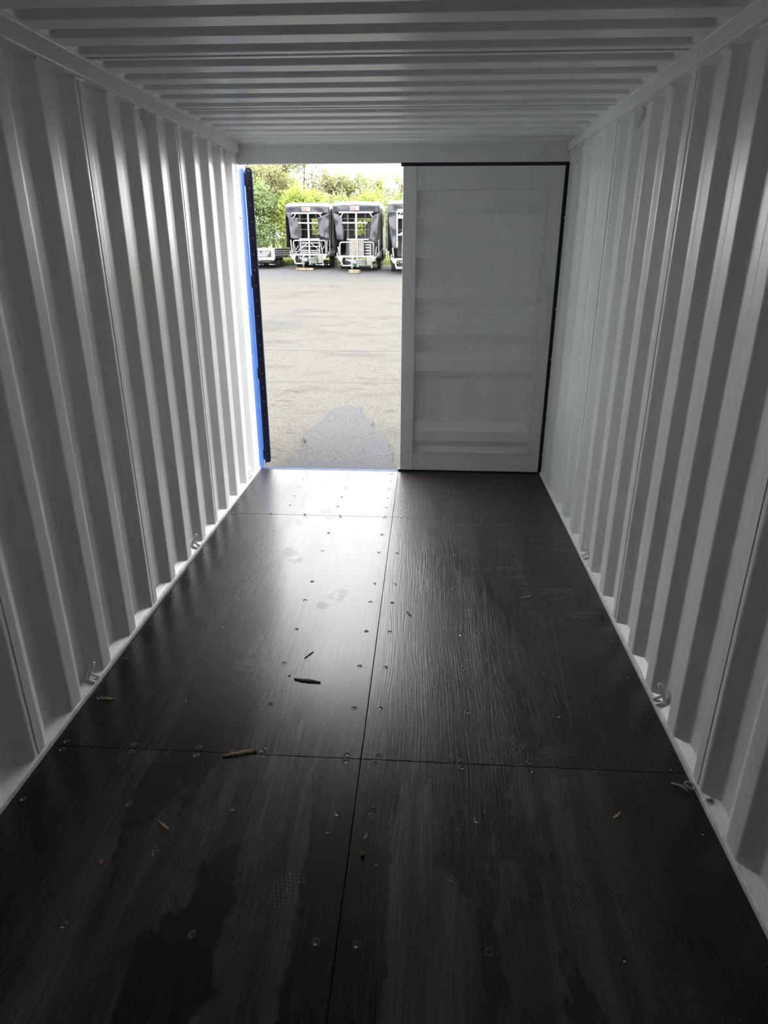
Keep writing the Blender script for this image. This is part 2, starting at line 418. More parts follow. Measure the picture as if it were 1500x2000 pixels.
# ceiling
ZC = 2.405
cl = struct(empty('ceiling'))
def roof_sheet(ya, yb, centres):
    ys = set()
    y = yb
    while y < ya: ys.add(round(y, 4)); y += .0085
    ys.add(ya); ys = sorted(ys)
    XE = 1.143
    xs = [-1.25, -1.15]+[-1.1425+.0055*i for i in range(10)]+[-1.0, -.5, 0, .5, 1.0]+[1.1425-.0055*(9-i) for i in range(10)]+[1.15, 1.25]
    def h(x, y):
        ex = (XE-abs(x))/.034; ex = max(0, min(1, ex)); ex = ex*ex*(3-2*ex)
        v = 0
        for c in centres:
            d = y-c
            if -.054 < d < .054:
                a = (d+.054)/.030 if d < 0 else (.054-d)/.030
                a = max(0, min(1, a)); v = a*a*(3-2*a)
        sag = -.004*math.cos(x*1.2)
        return ZC+.030*v*ex+sag*0
    n = len(xs); vs = [(x, y, h(x, y)) for y in ys for x in xs]
    fs = [(j*n+i, j*n+i+1, (j+1)*n+i+1, (j+1)*n+i) for j in range(len(ys)-1) for i in range(n-1)]
    o = MB().add(vs, fs).obj('roof_sheet', M['wall'], cl, smooth=True)
    return o
sy = [-.228, -1.246, -2.268, -3.290, -4.312, -5.90]
for i in range(5):
    cs = [-.325-.2045*k for k in range(28)]
    cs = [c for c in cs if sy[i+1]+.04 < c < sy[i]-.04]
    o = roof_sheet(sy[i]-.0015, sy[i+1]+.0015, cs)
    if i: MB().box(-1.135, 1.135, sy[i]-.0045, sy[i]+.0045, ZC-.0025, ZC+.001).obj('roof_seam', M['wall'], cl)
for y in sy[:5]:
    MB().box(-1.135, 1.135, y-.0018, y+.0018, ZC-.0030, ZC-.0024).obj('seam_gap', M['galvdark'], cl)
# smooth header plate with a cove
def hp(u, v):
    x = -1.2+2.4*u; y = -.2265+.2265*v
    z = ZC-.012*max(0, (v-.75)/.25)**2
    return (x, y, z)
MB().grid(hp, 2, 16).obj('header_plate', M['wall'], cl, smooth=True)
MB().box(-1.27, 1.27, YB-.1, .1, 2.450, 2.49).obj('roof_outer', M['blue'], cl)
# door header
hd = struct(empty('trim_3'))
MB().box(-1.25, 1.25, 0, .09, 2.279, 2.47).obj('door_header', M['wall'], hd, bevel=.003)
MB().box(-1.165, -1.075, -.004, 0, 2.283, 2.392).obj('corner_plate', M['wall'], hd, bevel=.001)
MB().box(1.075, 1.165, -.004, 0, 2.283, 2.392).obj('corner_plate', M['wall'], hd, bevel=.001)
MB().box(-1.165, 0, .0, .03, 2.2765, 2.2795).obj('header_drip_edge', M['wall'], hd)
# corner posts
for s, nm in ((-1, 'trim_4'), (1, 'trim_5')):
    r = struct(empty(nm))
    MB().box(s*IN, s*(IN+.08), -.100, .0, -.03, 2.42).obj('inner_post', M['wall'], r, bevel=.004)
    MB().box(s*(IN-.002), s*(IN+.01), -.062, -.054, .02, 2.34).obj('post_weld', M['wallrough'], r)
    MB().box(s*(IN+.004), s*(IN+.16), .0, .17 if s < 0 else .06, -.10, 2.45).obj('corner_post', M['blue'], r, bevel=.004)
    for z in (.17, .93, 1.30, 1.92):
        MB().tube([(s*(IN+.002), -.03, z), (s*(IN-.012), -.03, z+.004)], .005, 8).obj('weld_stub', M['wall'], r)
# end wall behind the camera
wb = struct(empty('wall_back'))
pts = []
for i in range(9):
    x = -1.12+.28*i; pts += [(x-.105, 0), (x-.035, 0), (x+.035, .045), (x+.105, .045)]
vs = []
for x, d in pts: vs += [(x, YB-.0-d, -.03), (x, YB-d, 2.42)]
MB().add(vs, [(2*j, 2*j+2, 2*j+3, 2*j+1) for j in range(len(pts)-1)]).obj('wall_panel', M['wall'], wb)
MB().box(-1.27, 1.27, YB-.10, YB-.06, -.16, 2.49).obj('outer_plate', M['blue'], wb)
# outer sheathing of the side walls (keeps daylight out)
for s, r in ((-1, wl), (1, wr)):
    MB().box(s*(IN+.060), s*(IN+.075), YB, .02, -.1, 2.46).obj('outer_sheet', M['blue'], r)

# floor
fl = struct(empty('floor'))
MB().box(-1.24, 1.24, YB-.02, .0, -.10, -.031).obj('floor_base', M['dark'], fl)
rows = [(-.012, -1.001), (-1.0035, -3.3225), (-3.325, YB)]
SCREW_Y = [-.07, -.25, -.436, -.632, -.828, -.987, -1.019, -1.304, -1.573, -1.975, -2.184, -2.465, -2.751, -3.040, -3.301, -3.342, -3.582, -4.008, -4.42]
def screw_mesh(var):
    m = MB(); r = .0092; n = 14
    rnd = random.Random(var)
    # raised burr rim, disc painted dark as hole shade, head glinting at one side
    vs = []
    rings = ((r*1.28, .0003), (r*1.10, .0011), (r*.98, .0009), (r*.9, .0004))
    for rr, z in rings:
        for i in range(n):
            a = 2*math.pi*i/n; j = 1+rnd.uniform(-.05, .05)
            vs.append((rr*math.cos(a)*j, rr*math.sin(a)*j, z))
    m.add(vs, [(k*n+i, k*n+(i+1)%n, (k+1)*n+(i+1)%n, (k+1)*n+i) for k in range(3) for i in range(n)], 0)
    m.add([(r*.93*math.cos(2*math.pi*i/n), r*.93*math.sin(2*math.pi*i/n), .0005) for i in range(n)], [tuple(range(n))], 1)
    a0 = -math.pi/2+rnd.uniform(-.5, .5)
    if var % 3 != 2:
        seg = 6; w0 = .75 if var % 2 else .5
        o = [(r*.92*math.cos(a0+w0*(2*i/seg-1)), r*.92*math.sin(a0+w0*(2*i/seg-1)), .0007) for i in range(seg+1)]
        ii = [(r*.45*math.cos(a0+w0*.7*(2*i/seg-1)), r*.45*math.sin(a0+w0*.7*(2*i/seg-1)), .0013) for i in range(seg+1)]
        m.add(o+ii, [(i, i+1, seg+2+i, seg+1+i) for i in range(seg)], 2)
    return m.mesh('screw', [M['floorrim'], M['cup'], M['steel']])
M['floorrim'] = paint('film_burr', (.035, .032, .03), .35, .1, 0)
SM = [screw_mesh(i) for i in range(6)]
for (ya, yb) in rows:
    for (xa, xb) in ((-1.1565, -.0012), (.0012, 1.1565)):
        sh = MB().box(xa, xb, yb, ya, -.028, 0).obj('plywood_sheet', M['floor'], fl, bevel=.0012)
        for y in SCREW_Y:
            if not (yb < y < ya): continue
            seam = y in (-.987, -1.019, -3.301, -3.342)
            xs = (.0575, .364, .608, .849, 1.115) if seam else (.056, .400, .756, 1.118)
            for x in xs:
                if xa < 0: x = -x
                inst(random.choice(SM), 'screw', sh, (x+random.uniform(-.005, .005), y+random.uniform(-.004, .004), 0), random.uniform(-.3, .3))
# sill
sl = struct(empty('trim_6'))
MB().box(-1.165, 1.165, -.011, .055, -.10, -.004).obj('door_sill', paint('worn_sill_paint', (.028, .05, .13), .75, .2), sl, bevel=.003)
MB().box(-1.24, 1.24, .055, .09, -.16, -.02).obj('sill_beam', M['blue'], sl)

# ------------------------------------------------------------------ right door leaf (closed)
dr = struct(empty('door_1'), 'closed right door leaf, grey-white inside with horizontal ribs')
Xa, Xb, Za, Zb = .012, 1.140, .016, 2.256
MB().box(Xa, .111, .0, .05, Za, Zb).obj('door_stile', M['wall'], dr, bevel=.004)
MB().box(1.044, Xb, .0, .05, Za, Zb).obj('door_stile', M['wall'], dr, bevel=.004)
MB().box(.111, 1.044, .006, .055, 2.110, Zb).obj('door_rail', M['wall'], dr, bevel=.002)
MB().box(.111, 1.044, .006, .055, Za, .168).obj('door_rail', M['wall'], dr, bevel=.002)
MB().box(.111, 1.044, .000, .012, 2.104, 2.112).obj('weld_line', M['wallrough'], dr)
MB().box(.111, 1.044, .000, .012, .164, .172).obj('weld_line', M['wallrough'], dr)
MB().box(1.040, 1.047, -.003, .012, Za, Zb).obj('weld_line', M['wallrough'], dr)
prof = [(2.11, .010), (2.035, .010), (1.985, .040), (1.93, .040), (1.87, .016)]
prof = [(2.112, .012), (2.100, .012), (2.045, .040), (2.00, .040), (1.945, .012), (1.925, .012), (1.86, .040), (1.79, .040), (1.73, .012),
        (1.655, .012), (1.59, .040), (1.515, .040), (1.455, .012), (1.379, .012), (1.314, .040), (1.24, .040), (1.178, .012),
        (1.103, .012), (1.038, .040), (.962, .040), (.902, .012), (.827, .012), (.763, .040), (.424, .040), (.345, .012), (.265, .012), (.211, .040), (.160, .040)]
vs = []
for z, d in prof: vs += [(.105, d+.004, z), (1.05, d+.004, z)]
MB().add(vs, [(2*j, 2*j+1, 2*j+3, 2*j+2) for j in range(len(prof)-1)]).obj('ribbed_panel', M['wall'], dr)
MB().box(Xa+.01, Xb, .058, .064, Za, Zb).obj('outer_skin', M['blue'], dr)
bm_ = MB().dome((0, 0, 0), (0, -1, 0), .0125, .010).mesh('bolt', M['wall'], True)
bs_ = MB().dome((0, 0, 0), (0, -1, 0), .008, .007).mesh('bolt', M['wall'], True)
def surf_y(z):
    if z > 2.11 or z < .165: return .006
    for (a, da), (b, db) in zip(prof, prof[1:]):
        if b <= z <= a: return da+(db-da)*(a-z)/(a-b)+.004
    return .04
for x, z in [(.137,2.218),(.209,2.218),(.137,2.143),(.209,2.143),(.552,2.22),(.624,2.22),(.552,2.145),(.623,2.144),
             (.138,1.002),(.206,1.001),(.546,1.004),(.619,1.005),(.402,.733),(.404,.638),(.35,.537),(.348,.439),
             (.130,.137),(.206,.138),(.542,.139),(.615,.140),(.132,.063),(.208,.064),(.545,.068),(.618,.070)]:
    inst(bm_, 'bolt', dr, (x, surf_y(z)-.0005, z))
for x, z in [(.726,.706),(.82,.707),(.91,.708),(.726,.591),(.911,.594),(.729,.473),(.906,.476)]:
    inst(bs_, 'rivet', dr, (x, surf_y(z)-.0005, z))
g = MB(); g.box(Xb+.0005, 1.1685, .010, .05, .0, 2.279); g.box(-.004, Xb, .006, .05, Zb+.0005, 2.2785); g.box(-.004, Xb, .012, .05, -.0035, Za-.0005)
g.obj('door_gasket', M['gasket'], dr, bevel=.003)

# ------------------------------------------------------------------ left door leaf (swung open)
d2 = struct(empty('door_2', (-1.116, .195, 0), math.radians(19)), 'open left door leaf, hinge edge with black gasket facing inwards')
MB().box(-.055, -.004, .006, 1.12, .016, 2.256).obj('door_leaf', M['blue'], d2, bevel=.003)
MB().box(-.004, -.002, .05, 1.10, .03, 2.24).obj('inner_face', M['wall'], d2)
MB().box(-.046, -.008, .0, .0065, -.004, 2.272).obj('gasket_strip', M['gasket'], d2, bevel=.002)
MB().box(-.010, .0, -.004, .012, .0, 2.262).obj('gasket_lip', M['gasket'], d2, bevel=.003)
dk = paint('dull_navy_paint', (.012, .022, .07), .4, .1)
MB().box(.0, .004, .0, .02, .02, 2.25).obj('edge_fold', dk, d2, bevel=.002)
rv = MB().dome((0, 0, 0), (0, -1, 0), .0085, .005).mesh('gasket_rivet', M['galvdark'], True)
for i in range(20):
    inst(rv, 'gasket_rivet', d2, (-.027, -.0005, .07+i*.1145))
for z in (2.194, 1.476, .767, .075):
    h = MB(); h.box(-.075, -.040, -.012, .012, z-.040, z+.040); h.tube([(-.066, -.004, z-.046), (-.066, -.004, z+.046)], .011, 10)
    h.obj('hinge', M['gasket'], d2, bevel=.003)
# door lip curl at top and bottom of the strip
MB().tube([(-.034, .002, 2.268), (-.036, .002, 2.284), (-.030, .002, 2.292), (-.020, .002, 2.288)], .0035, 8).obj('gasket_end', M['gasket'], d2)
MB().tube([(-.040, .002, .006), (-.044, .002, -.016), (-.036, .002, -.026)], .0035, 8).obj('gasket_end', M['gasket'], d2)

# ------------------------------------------------------------------ lashing rings
def ring_low(s, y, label):
    o = empty('lashing_ring', (s*IN, y, .020)); tag(o, label, 'ring', 'lashing rings on the bottom rails')
    X = lambda v: s*v
    m = MB(); m.tube([(X(.030), -.038, .004), (X(.026), -.026, .026), (X(.016), -.006, .056), (X(.010), .008, .074)], [.009, .009, .009, .010], 12)
    m.dome((X(.010), .008, .073), (0, .35, .93), .0105, .008, 12)
    m.obj('rod', M['wall'], o, smooth=True)
    MB().tube([(X(.020), -.014, .044), (X(.008), -.004, .022), (X(-.005), .012, .003)], .0065, 10).obj('prong', M['wall'], o, smooth=True)
    MB().tube([(X(.027), -.034, .024), (X(.010), -.034, .014), (X(-.005), -.026, .003)], .0065, 10).obj('prong', M['wall'], o, smooth=True)
    return o
def ring_high(s, y, label):
    o = empty('lashing_hook', (s*IN, y, 2.333)); tag(o, label, 'hook', 'lashing hooks under the top rails')
    X = lambda v: s*v
    MB().tube([(X(.004), -.020, -.001), (X(.020), -.030, -.012), (X(.012), -.026, -.030), (X(-.006), -.006, -.075), (X(-.010), .004, -.092)], [.008, .008, .008, .0075, .0075], 10).obj('rod', M['wall'], o, smooth=True)
    MB().tube([(X(.004), .022, -.001), (X(.014), .012, -.012), (X(.010), .002, -.030), (X(-.004), .004, -.060)], .007, 10).obj('rod', M['wall'], o, smooth=True)
    return o
for s, y, l in ((-1, -2.945, 'white lashing ring at foot of left wall, nearest the camera'), (-1, -1.605, 'white lashing ring at foot of left wall, middle of three'),
                (-1, -.285, 'white lashing ring at foot of left wall, beside the open door'), (1, -2.945, 'white lashing ring at foot of right wall, nearest the camera'),
                (1, -1.605, 'white lashing ring at foot of right wall, middle of three'), (1, -.245, 'white lashing ring at foot of right wall, beside the closed door')):
    ring_low(s, y, l)
for s, y, l in ((-1, -1.645, 'white bent hook under the left top rail, nearer one'), (-1, -.285, 'small bent hook under left top rail beside the door opening'),
                (1, -1.645, 'white bent hook under the right top rail, nearer one'), (1, -.285, 'small bent hook under right top rail above the closed door corner')):
    ring_high(s, y, l)

# ------------------------------------------------------------------ wood splinters and crumbs on the floor
def splinter(name, p, q, w, h, mat, label, cat='splinter', z=.0015, lift=0, group=None):
    p = Vector((*p, 0)); q = Vector((*q, 0)); L = (q-p).length; c = (p+q)/2; a = math.atan2(q.y-p.y, q.x-p.x)
    m = MB(); n = 9; vs = []
    rnd = random.Random(label)
    for i in range(n+1):
        t = i/n; x = (t-.5)*L
        ww = w/2*(math.sin(math.pi*min(1, max(.03, t)))**.6)*rnd.uniform(.7, 1.15)
        dy = rnd.uniform(-.12, .12)*w; zz = lift*math.sin(math.pi*t)
        vs += [(x, dy-ww, zz+z*.2), (x, dy+ww, zz+z*.2), (x, dy+ww*.55, zz+h), (x, dy-ww*.5, zz+h*.85)]
    fs = [(4*i+k, 4*i+(k+1)%4, 4*i+4+(k+1)%4, 4*i+4+k) for i in range(n) for k in range(4)]+[(3,2,1,0), tuple(4*n+k for k in range(4))]
    m.add(vs, fs)
    o = m.obj(name, mat, loc=(c.x, c.y, .0004)); o.rotation_euler = (0, 0, a)
    return tag(o, label, cat, group)
S = splinter
lg = S('wood_splinter', (-.332,-2.868), (-.214,-2.886), .017, .006, M['splinterdark'], 'long dark bark splinter lying across the bright floor reflection', lift=.003)
S('wood_splinter', (-.314,-2.71), (-.281,-2.655), .006, .004, M['splinterdark'], 'thin dark splinter pointing towards the door, behind the long one')
S('wood_splinter', (-.505,-3.344), (-.387,-3.308), .017, .007, M['splinter'], 'long pale wood splinter lying along the nearest cross joint', lift=.003)
S('wood_splinter', (-.632,-3.643), (-.579,-3.678), .008, .004, M['pink'], 'pinkish pointed splinter beside a tread print on near left floor')
S('wood_splinter', (.134,-2.269), (.163,-2.318), .007, .004, M['splinterdark'], 'short brown splinter just right of the centre joint')
S('wood_splinter', (.732,-2.093), (.80,-2.067), .010, .005, M['splinter'], 'straight tan splinter on the scuffed right half of floor')
S('wood_splinter', (.845,-3.542), (.879,-3.512), .009, .004, M['pink'], 'orange-tinted splinter on the near right sheet')
S('wood_splinter', (-1.097,-3.048), (-1.044,-3.051), .010, .005, M['splinter'], 'light splinter beside the left wall near the nearest lashing ring', lift=.004)
S('wood_splinter', (.295,-3.797), (.321,-3.814), .004, .002, M['splinter'], 'hair-thin pale sliver lying alone right of the near centre joint')
S('wood_splinter', (-.753,-3.81), (-.730,-3.797), .004, .003, M['pink'], 'longer, flatter one of two crossed slivers at lower left of floor', group='crossed slivers')
S('wood_splinter', (-.747,-3.795), (-.740,-3.815), .003, .003, M['pink'], 'shorter, upright one of two crossed slivers at lower left of floor', group='crossed slivers')
S('wood_chip', (-.489,-3.322), (-.470,-3.307), .003, .002, M['splinter'], 'tiny chip just above the long pale splinter on the joint', 'chip')
S('wood_chip', (-.362,-2.847), (-.353,-2.840), .004, .003, M['splinterdark'], 'small dark chip left of the long bark splinter', 'chip')
S('wood_chip', (.044,-3.674), (.050,-3.648), .007, .003, M['scrap'], 'small grey chip behind the yellowish crumb', 'chip')
for p, q, wh in (((-.597,-3.776), (-.603,-3.753), 'nearest the camera'), ((-.596,-3.752), (-.580,-3.761), 'rightmost'), ((-.602,-3.742), (-.592,-3.740), 'farthest from the camera')):
    S('wood_chip', p, q, .004, .002, M['pink'], 'tiny pink chip, '+wh+' of three below the tread print', 'chip', group='three tiny chips')
for p, q, l in (((.082,-3.766), (.096,-3.766), 'tiny chip right of the yellowish crumb'), ((-.081,-3.659), (-.065,-3.658), 'tiny pale chip left of the near centre joint'),
             ((.057,-3.544), (.067,-3.546), 'tiny chip just behind the screw right of the near centre joint')):
    S('wood_chip', p, q, .006, .003, M['scrap'], l, 'chip')
cr = MB()
rnd = random.Random(3)
for k in range(5):
    c = Vector((rnd.uniform(-.004, .004), rnd.uniform(-.006, .006), .005+rnd.uniform(-.001, .004))); n = 6
    vs = [c+Vector((math.cos(a)*math.cos(b), math.sin(a)*math.cos(b), math.sin(b)))*rnd.uniform(.0035, .0065) for b in (-.7, .5) for a in [2*math.pi*i/n for i in range(n)]]+[c+Vector((0, 0, .006)), c-Vector((0, 0, .005))]
    cr.add(vs, [(i, (i+1)%n, n+(i+1)%n, n+i) for i in range(n)]+[(n+i, n+(i+1)%n, 2*n) for i in range(n)]+[(i, 2*n+1, (i+1)%n) for i in range(n)])
tag(cr.obj('crumb', paint('yellow_debris', (.30, .25, .13), .8, .4, .3, sc=150), loc=(.043, -3.730, .001)), 'yellowish clump of debris right of the near centre joint', 'crumb')
# curled scrap at the foot of the right wall
cs = MB()
pts = []
for i in range(26):
    t = i/25; a = 1.2+t*7.5; r = .022*(1-t*.25)
    pts.append(Vector((1.142+r*math.cos(a), -3.400+r*math.sin(a)*.8, .013+.010*math.sin(a*.5)**2)))
tail = [Vector((1.128, -3.412, .006)).lerp(Vector((1.088, -3.372, .008)), i/5)+Vector((0, 0, .006*math.sin(i))) for i in range(6)]
cs.tube(pts, .0035, 7); cs.tube(tail, [.004, .0045, .004, .0035, .003, .002], 7)
tag(cs.obj('metal_curl', M['scrap'], smooth=True), 'curled grey scrap lying by right wall at the nearest cross joint', 'scrap')
tg = MB().tube([(1.166, -3.47, .026), (1.180, -3.476, .036)], .006, 8)
tag(tg.obj('metal_scrap', M['scrap'], smooth=True), 'small metal stub on the right ledge behind the curled scrap', 'scrap')
def rnd_specks():
    m = MB(); rn = random.Random(12)
    for i in range(240):
        x = rn.uniform(-1.1, 1.1); y = rn.uniform(-4.9, -.3)
        if rn.random() < .35: x = rn.uniform(.3, 1.12)
        r = rn.uniform(.0008, .0022); a = rn.uniform(0, 3)
        c, s_ = math.cos(a)*r, math.sin(a)*r
        m.add([(x-c*1.6, y-s_*1.6, .0003), (x+s_, y-c, .0003), (x+c*1.6, y+s_*1.6, .0003), (x, y, .0022)], [(0, 1, 3), (1, 2, 3), (2, 0, 3)])
    return m
tag(rnd_specks().obj('grit', paint('grit', (.3, .28, .25), .8, .3, 0)), 'pale specks of grit strewn over the dark floor', 'grit', kind='stuff')

# ================================================================== OUTSIDE
def gz(y): return -.15+.028*(max(y, -10)-.1)
def groundfn(u, v):
    x = -45+90*u; y = -9+43*v
    return (x, y, gz(y)+.015*noise.noise(Vector((x*.3, y*.3, 0))) if y > 1.5 else gz(y)-.02)
struct(MB().grid(groundfn, 90, 86).obj('ground', M['ground']))
def turf(u, v):
    x = -60+120*u; y = 33.2+60*v*v+.8*noise.noise(Vector((x*.4, 0, 0)))
    return (x, y, gz(y)+.05+.12*noise.noise(Vector((x*.5, y*.5, 1))))
struct(MB().grid(turf, 120, 40).obj('grass_bank', M['grass']))
# grass tufts on the bank edge
rn = random.Random(4); m = MB()
for i in range(9000):
    x = rn.uniform(-17, 4); y = 33.0+abs(rn.gauss(0, 2.2)); z = gz(y)+.04
    h = rn.uniform(.10, .30); a = rn.uniform(0, 3.14); dx, dy = math.cos(a)*.03, math.sin(a)*.03; lx, ly = rn.uniform(-.1, .1), rn.uniform(-.1, .1)
    m.add([(x-dx, y-dy, z), (x+dx, y+dy, z), (x+lx, y+ly, z+h)], [(0, 1, 2)])
tag(m.obj('grass', M['grass']), 'bright green grass growing beyond the edge of the yard', 'grass', kind='stuff')
# asphalt patch
PO = [(-1.08,.53),(-1.04,.77),(-1.0,.95),(-.99,1.2),(-1.05,1.5),(-1.02,1.71),(-.95,2.02),(-.94,2.28),(-.9,2.5),(-.81,2.66),(-.69,2.68),(-.58,2.62),(-.53,2.42),(-.5,2.28),(-.38,2.08),(-.37,1.83),(-.33,1.71),(-.22,1.48),(-.16,1.33),(-.12,1.11),(-.1,.84),(-.05,.3),(.2,0),(-1.2,0)]
out = []
for i, p in enumerate(PO):
    q = PO[(i+1) % len(PO)]
    for k in range(6):
        t = k/6; x = p[0]+(q[0]-p[0])*t; y = p[1]+(q[1]-p[1])*t
        nn = noise.noise_vector(Vector((x*9, y*9, 2)))*.022
        out.append((x+nn.x, y+nn.y))
n = len(out); c = (-.55, .9)
vs = [(x, y, gz(y)+.012) for x, y in out]+[(x*1.0+(x-c[0])*.02, y+(y-c[1])*.02, gz(y)-.05) for x, y in out]
struct(MB().add(vs, [tuple(range(n))]+[(i, (i+1)%n, n+(i+1)%n, n+i) for i in range(n)]).obj('road_patch', M['patch']))

# ---- covered trailers
def quad_sheet(c00, c10, c11, c01, nu, nv, fold, seed=0):
    c = [Vector(p) for p in (c00, c10, c11, c01)]
    nrm = (c[1]-c[0]).cross(c[3]-c[0]).normalized()
    def fn(u, v):
        p = (c[0]*(1-u)+c[1]*u)*(1-v)+(c[3]*(1-u)+c[2]*u)*v
        d = noise.noise(Vector((p.x*2.2+p.z*1.6+seed, p.y*3.2, p.z*1.1-p.x*1.3)))+.5*noise.noise(Vector((p.x*6+seed, p.y*7, p.z*3)))
        return p+nrm*fold*d
    return MB().grid(fn, nu, nv)
def make_wheel(parent, x, y, r=.34, wd=.2):
    t = MB(); n = 24
    prof = [(r*.62, -wd/2), (r*.93, -wd/2), (r, -wd/2+.03), (r, wd/2-.03), (r*.93, wd/2), (r*.62, wd/2)]
    vs = [(px, rr*math.cos(2*math.pi*i/n), rr*math.sin(2*math.pi*i/n)) for i in range(n) for rr, px in prof]
    k = len(prof); t.add(vs, [(i*k+j, i*k+(j+1)%k, ((i+1)%n)*k+(j+1)%k, ((i+1)%n)*k+j) for i in range(n) for j in range(k)])
    wh = t.obj('wheel', M['tyre'], parent, smooth=False, loc=(x, y, r))
    h = MB().tube([(-.07, 0, 0), (.07, 0, 0)], r*.62, 20); h.tube([(-.10, 0, 0), (.10, 0, 0)], r*.22, 12)
    h.obj('rim', M['rim'], wh)
    return wh
def covered_trailer(x, y, v, label):
    r = empty('covered_trailer', (x, y, gz(y)), 0); tag(r, label, 'trailer', 'tarpaulin-covered trailers')
    L = 4.6
    bar = lambda nm, p, q, wd=.05, mt='galv', hh=None: MB().bar(p, q, wd, hh).obj(nm, M[mt], r)
    # chassis
    MB().box(-1.03, 1.03, .0, L, .60, .68).obj('deck', M['galvdark'], r)
    for sx in (-.5, .5): bar('chassis_beam', (sx, 0, .55), (sx, L, .55), .08, 'galvdark', .10)
    bar('axle', (-.85, 2.3, .34), (.85, 2.3, .34), .07, 'galvdark')
    bar('axle', (-.85, 3.0, .34), (.85, 3.0, .34), .07, 'galvdark')
    for yy in (2.3, 3.02):
        for sx in (-.92, .92): make_wheel(r, sx, yy)
    for sx in (-.92, .92):
        MB().grid(lambda u, w_, sx=sx: (sx-.13+.26*w_, 2.66-1.0*math.cos(math.pi*u), .42+.33*math.sin(math.pi*u)**.6), 14, 1).obj('mudguard', M['tyre'], r, solid=.01)
    # canopy
    def roof(u, w_):
        xx = -1.085+2.17*u; yy = -.02+L*w_+.0
        return (xx, yy, 2.86+.03*math.sin(math.pi*u)**.5+.15*min(1, w_*L/.5)+.012*math.sin(w_*math.pi*5))
    MB().grid(roof, 12, 16).obj('canopy_roof', M['tarptop'], r, smooth=True, solid=.012)
    quad_sheet((-1.08, 0, 2.56), (1.08, 0, 2.56), (1.085, -.02, 2.865), (-1.085, -.02, 2.865), 28, 8, .045, v).obj('front_valance', M['tarp'], r, smooth=True, solid=.012)
    def side(s):
        def fn(u, w_):
            yy = -.01+L*u
            hem = 1.02+.30*(noise.noise(Vector((yy*1.3, s, v)))) - (.35 if u > .45 else 0)
            z = hem+(2.86+.13*min(1, yy/.5)-hem)*w_
            return (s*(1.08+.05*(1-w_)*math.sin(yy*13+v)+.03*noise.noise(Vector((yy*3, z*1.2, v)))), yy, z)
        return MB().grid(fn, 90, 8)
    side(1).obj('side_curtain', M['tarpside'], r, smooth=True, solid=.012)
    side(-1).obj('side_curtain', M['tarp'], r, smooth=True, solid=.012)
    b = MB(); b.box(-1.06, -.55, L-.03, L, .7, 2.95); b.box(.35, 1.06, L-.03, L, .7, 2.95); b.box(-.55, .35, L-.03, L, 2.50, 3.0); b.box(-.55, .35, L-.03, L, .7, 1.66)
    b.obj('rear_curtain', M['tarp'], r)
    for zz in (2.02, 2.24): bar('rear_bar', (-.55, L-.05, zz), (.35, L-.05, zz), .035, 'galvdark')
    bar('rear_bar', (-.1, L-.05, 1.66), (-.1, L-.05, 2.5), .03, 'galvdark')
    # side lattice under the curtain
    for s in (1,):
        for zz in (.74, .92, 1.12, 1.36): bar('side_rail', (s*1.03, .0, zz), (s*1.03, L, zz), .04, 'galv')
        for k in range(9): bar('side_post', (s*1.045, .05+k*.56, .68), (s*1.045, .05+k*.56, 1.40), .035, 'galv')
        for k in range(5): bar('side_brace', (s*1.05, .05+k*.9, .72), (s*1.05, .5+k*.9, 1.36), .02, 'galv')
    # front curtains and frame, per trailer
    F = -.03
    if v == 1:
        quad_sheet((-.86, F, 1.41), (-.45, F, 1.39), (-.47, F, 2.36), (-.98, F, 2.45), 12, 16, .07, 3).obj('front_curtain', M['tarp'], r, smooth=True, solid=.012)
        quad_sheet((-1.00, F, 2.38), (-.74, F, 2.45), (-.72, F, 2.60), (-1.08, F, 2.60), 6, 4, .03, 3).obj('front_curtain', M['tarp'], r, smooth=True, solid=.012)
        quad_sheet((.60, F, 1.52), (1.05, F, 1.37), (1.08, F, 2.58), (.50, F, 2.36), 14, 18, .08, 9).obj('front_curtain', M['tarp'], r, smooth=True, solid=.012)
        cp, mid, lo, tw = .03, 2.13, 1.40, (-.76, .73)
    elif v == 2:
        quad_sheet((-.92, F, 1.38), (-.62, F, 1.36), (-.66, F, 2.42), (-1.07, F, 2.58), 12, 16, .07, 13).obj('front_curtain', M['tarp'], r, smooth=True, solid=.012)
        quad_sheet((.63, F, 1.42), (.93, F, 1.20), (1.08, F, 2.58), (.72, F, 2.38), 14, 18, .08, 19).obj('front_curtain', M['tarp'], r, smooth=True, solid=.012)
        cp, mid, lo, tw = .0, 2.13, 1.42, (-.80, .78)
    else:
        quad_sheet((-.86, F, 1.0), (-.60, F, 1.1), (-.66, F, 2.60), (-1.08, F, 2.60), 12, 22, .09, 23).obj('front_curtain', M['tarp'], r, smooth=True, solid=.012)
        quad_sheet((.6, F, 1.0), (1.0, F, 1.1), (1.08, F, 2.60), (.7, F, 2.60), 12, 22, .09, 29).obj('front_curtain', M['tarp'], r, smooth=True, solid=.012)
        cp, mid, lo, tw = .2, 1.64, 1.15, (-.68, .7)
    fy = -.06
    bar('top_beam', (tw[0], fy, 2.57), (tw[1], fy, 2.57), .065)
    bar('centre_post', (cp, fy, lo), (cp, fy, 2.60), .075)
    bar('mid_beam', (-.48 if v == 1 else -.66, fy+.02, mid), (.52 if v < 3 else .66, fy+.02, mid), .06)
    bar('lower_beam', (-.45, fy+.02, lo), (.56, fy+.02, lo), .05)
    bar('frame_brace', (tw[0]+.20, fy, 2.55), (tw[0]+.06, fy, 2.36), .04); bar('frame_brace', (tw[1]-.16, fy, 2.55), (tw[1]-.02, fy, 2.38), .04)
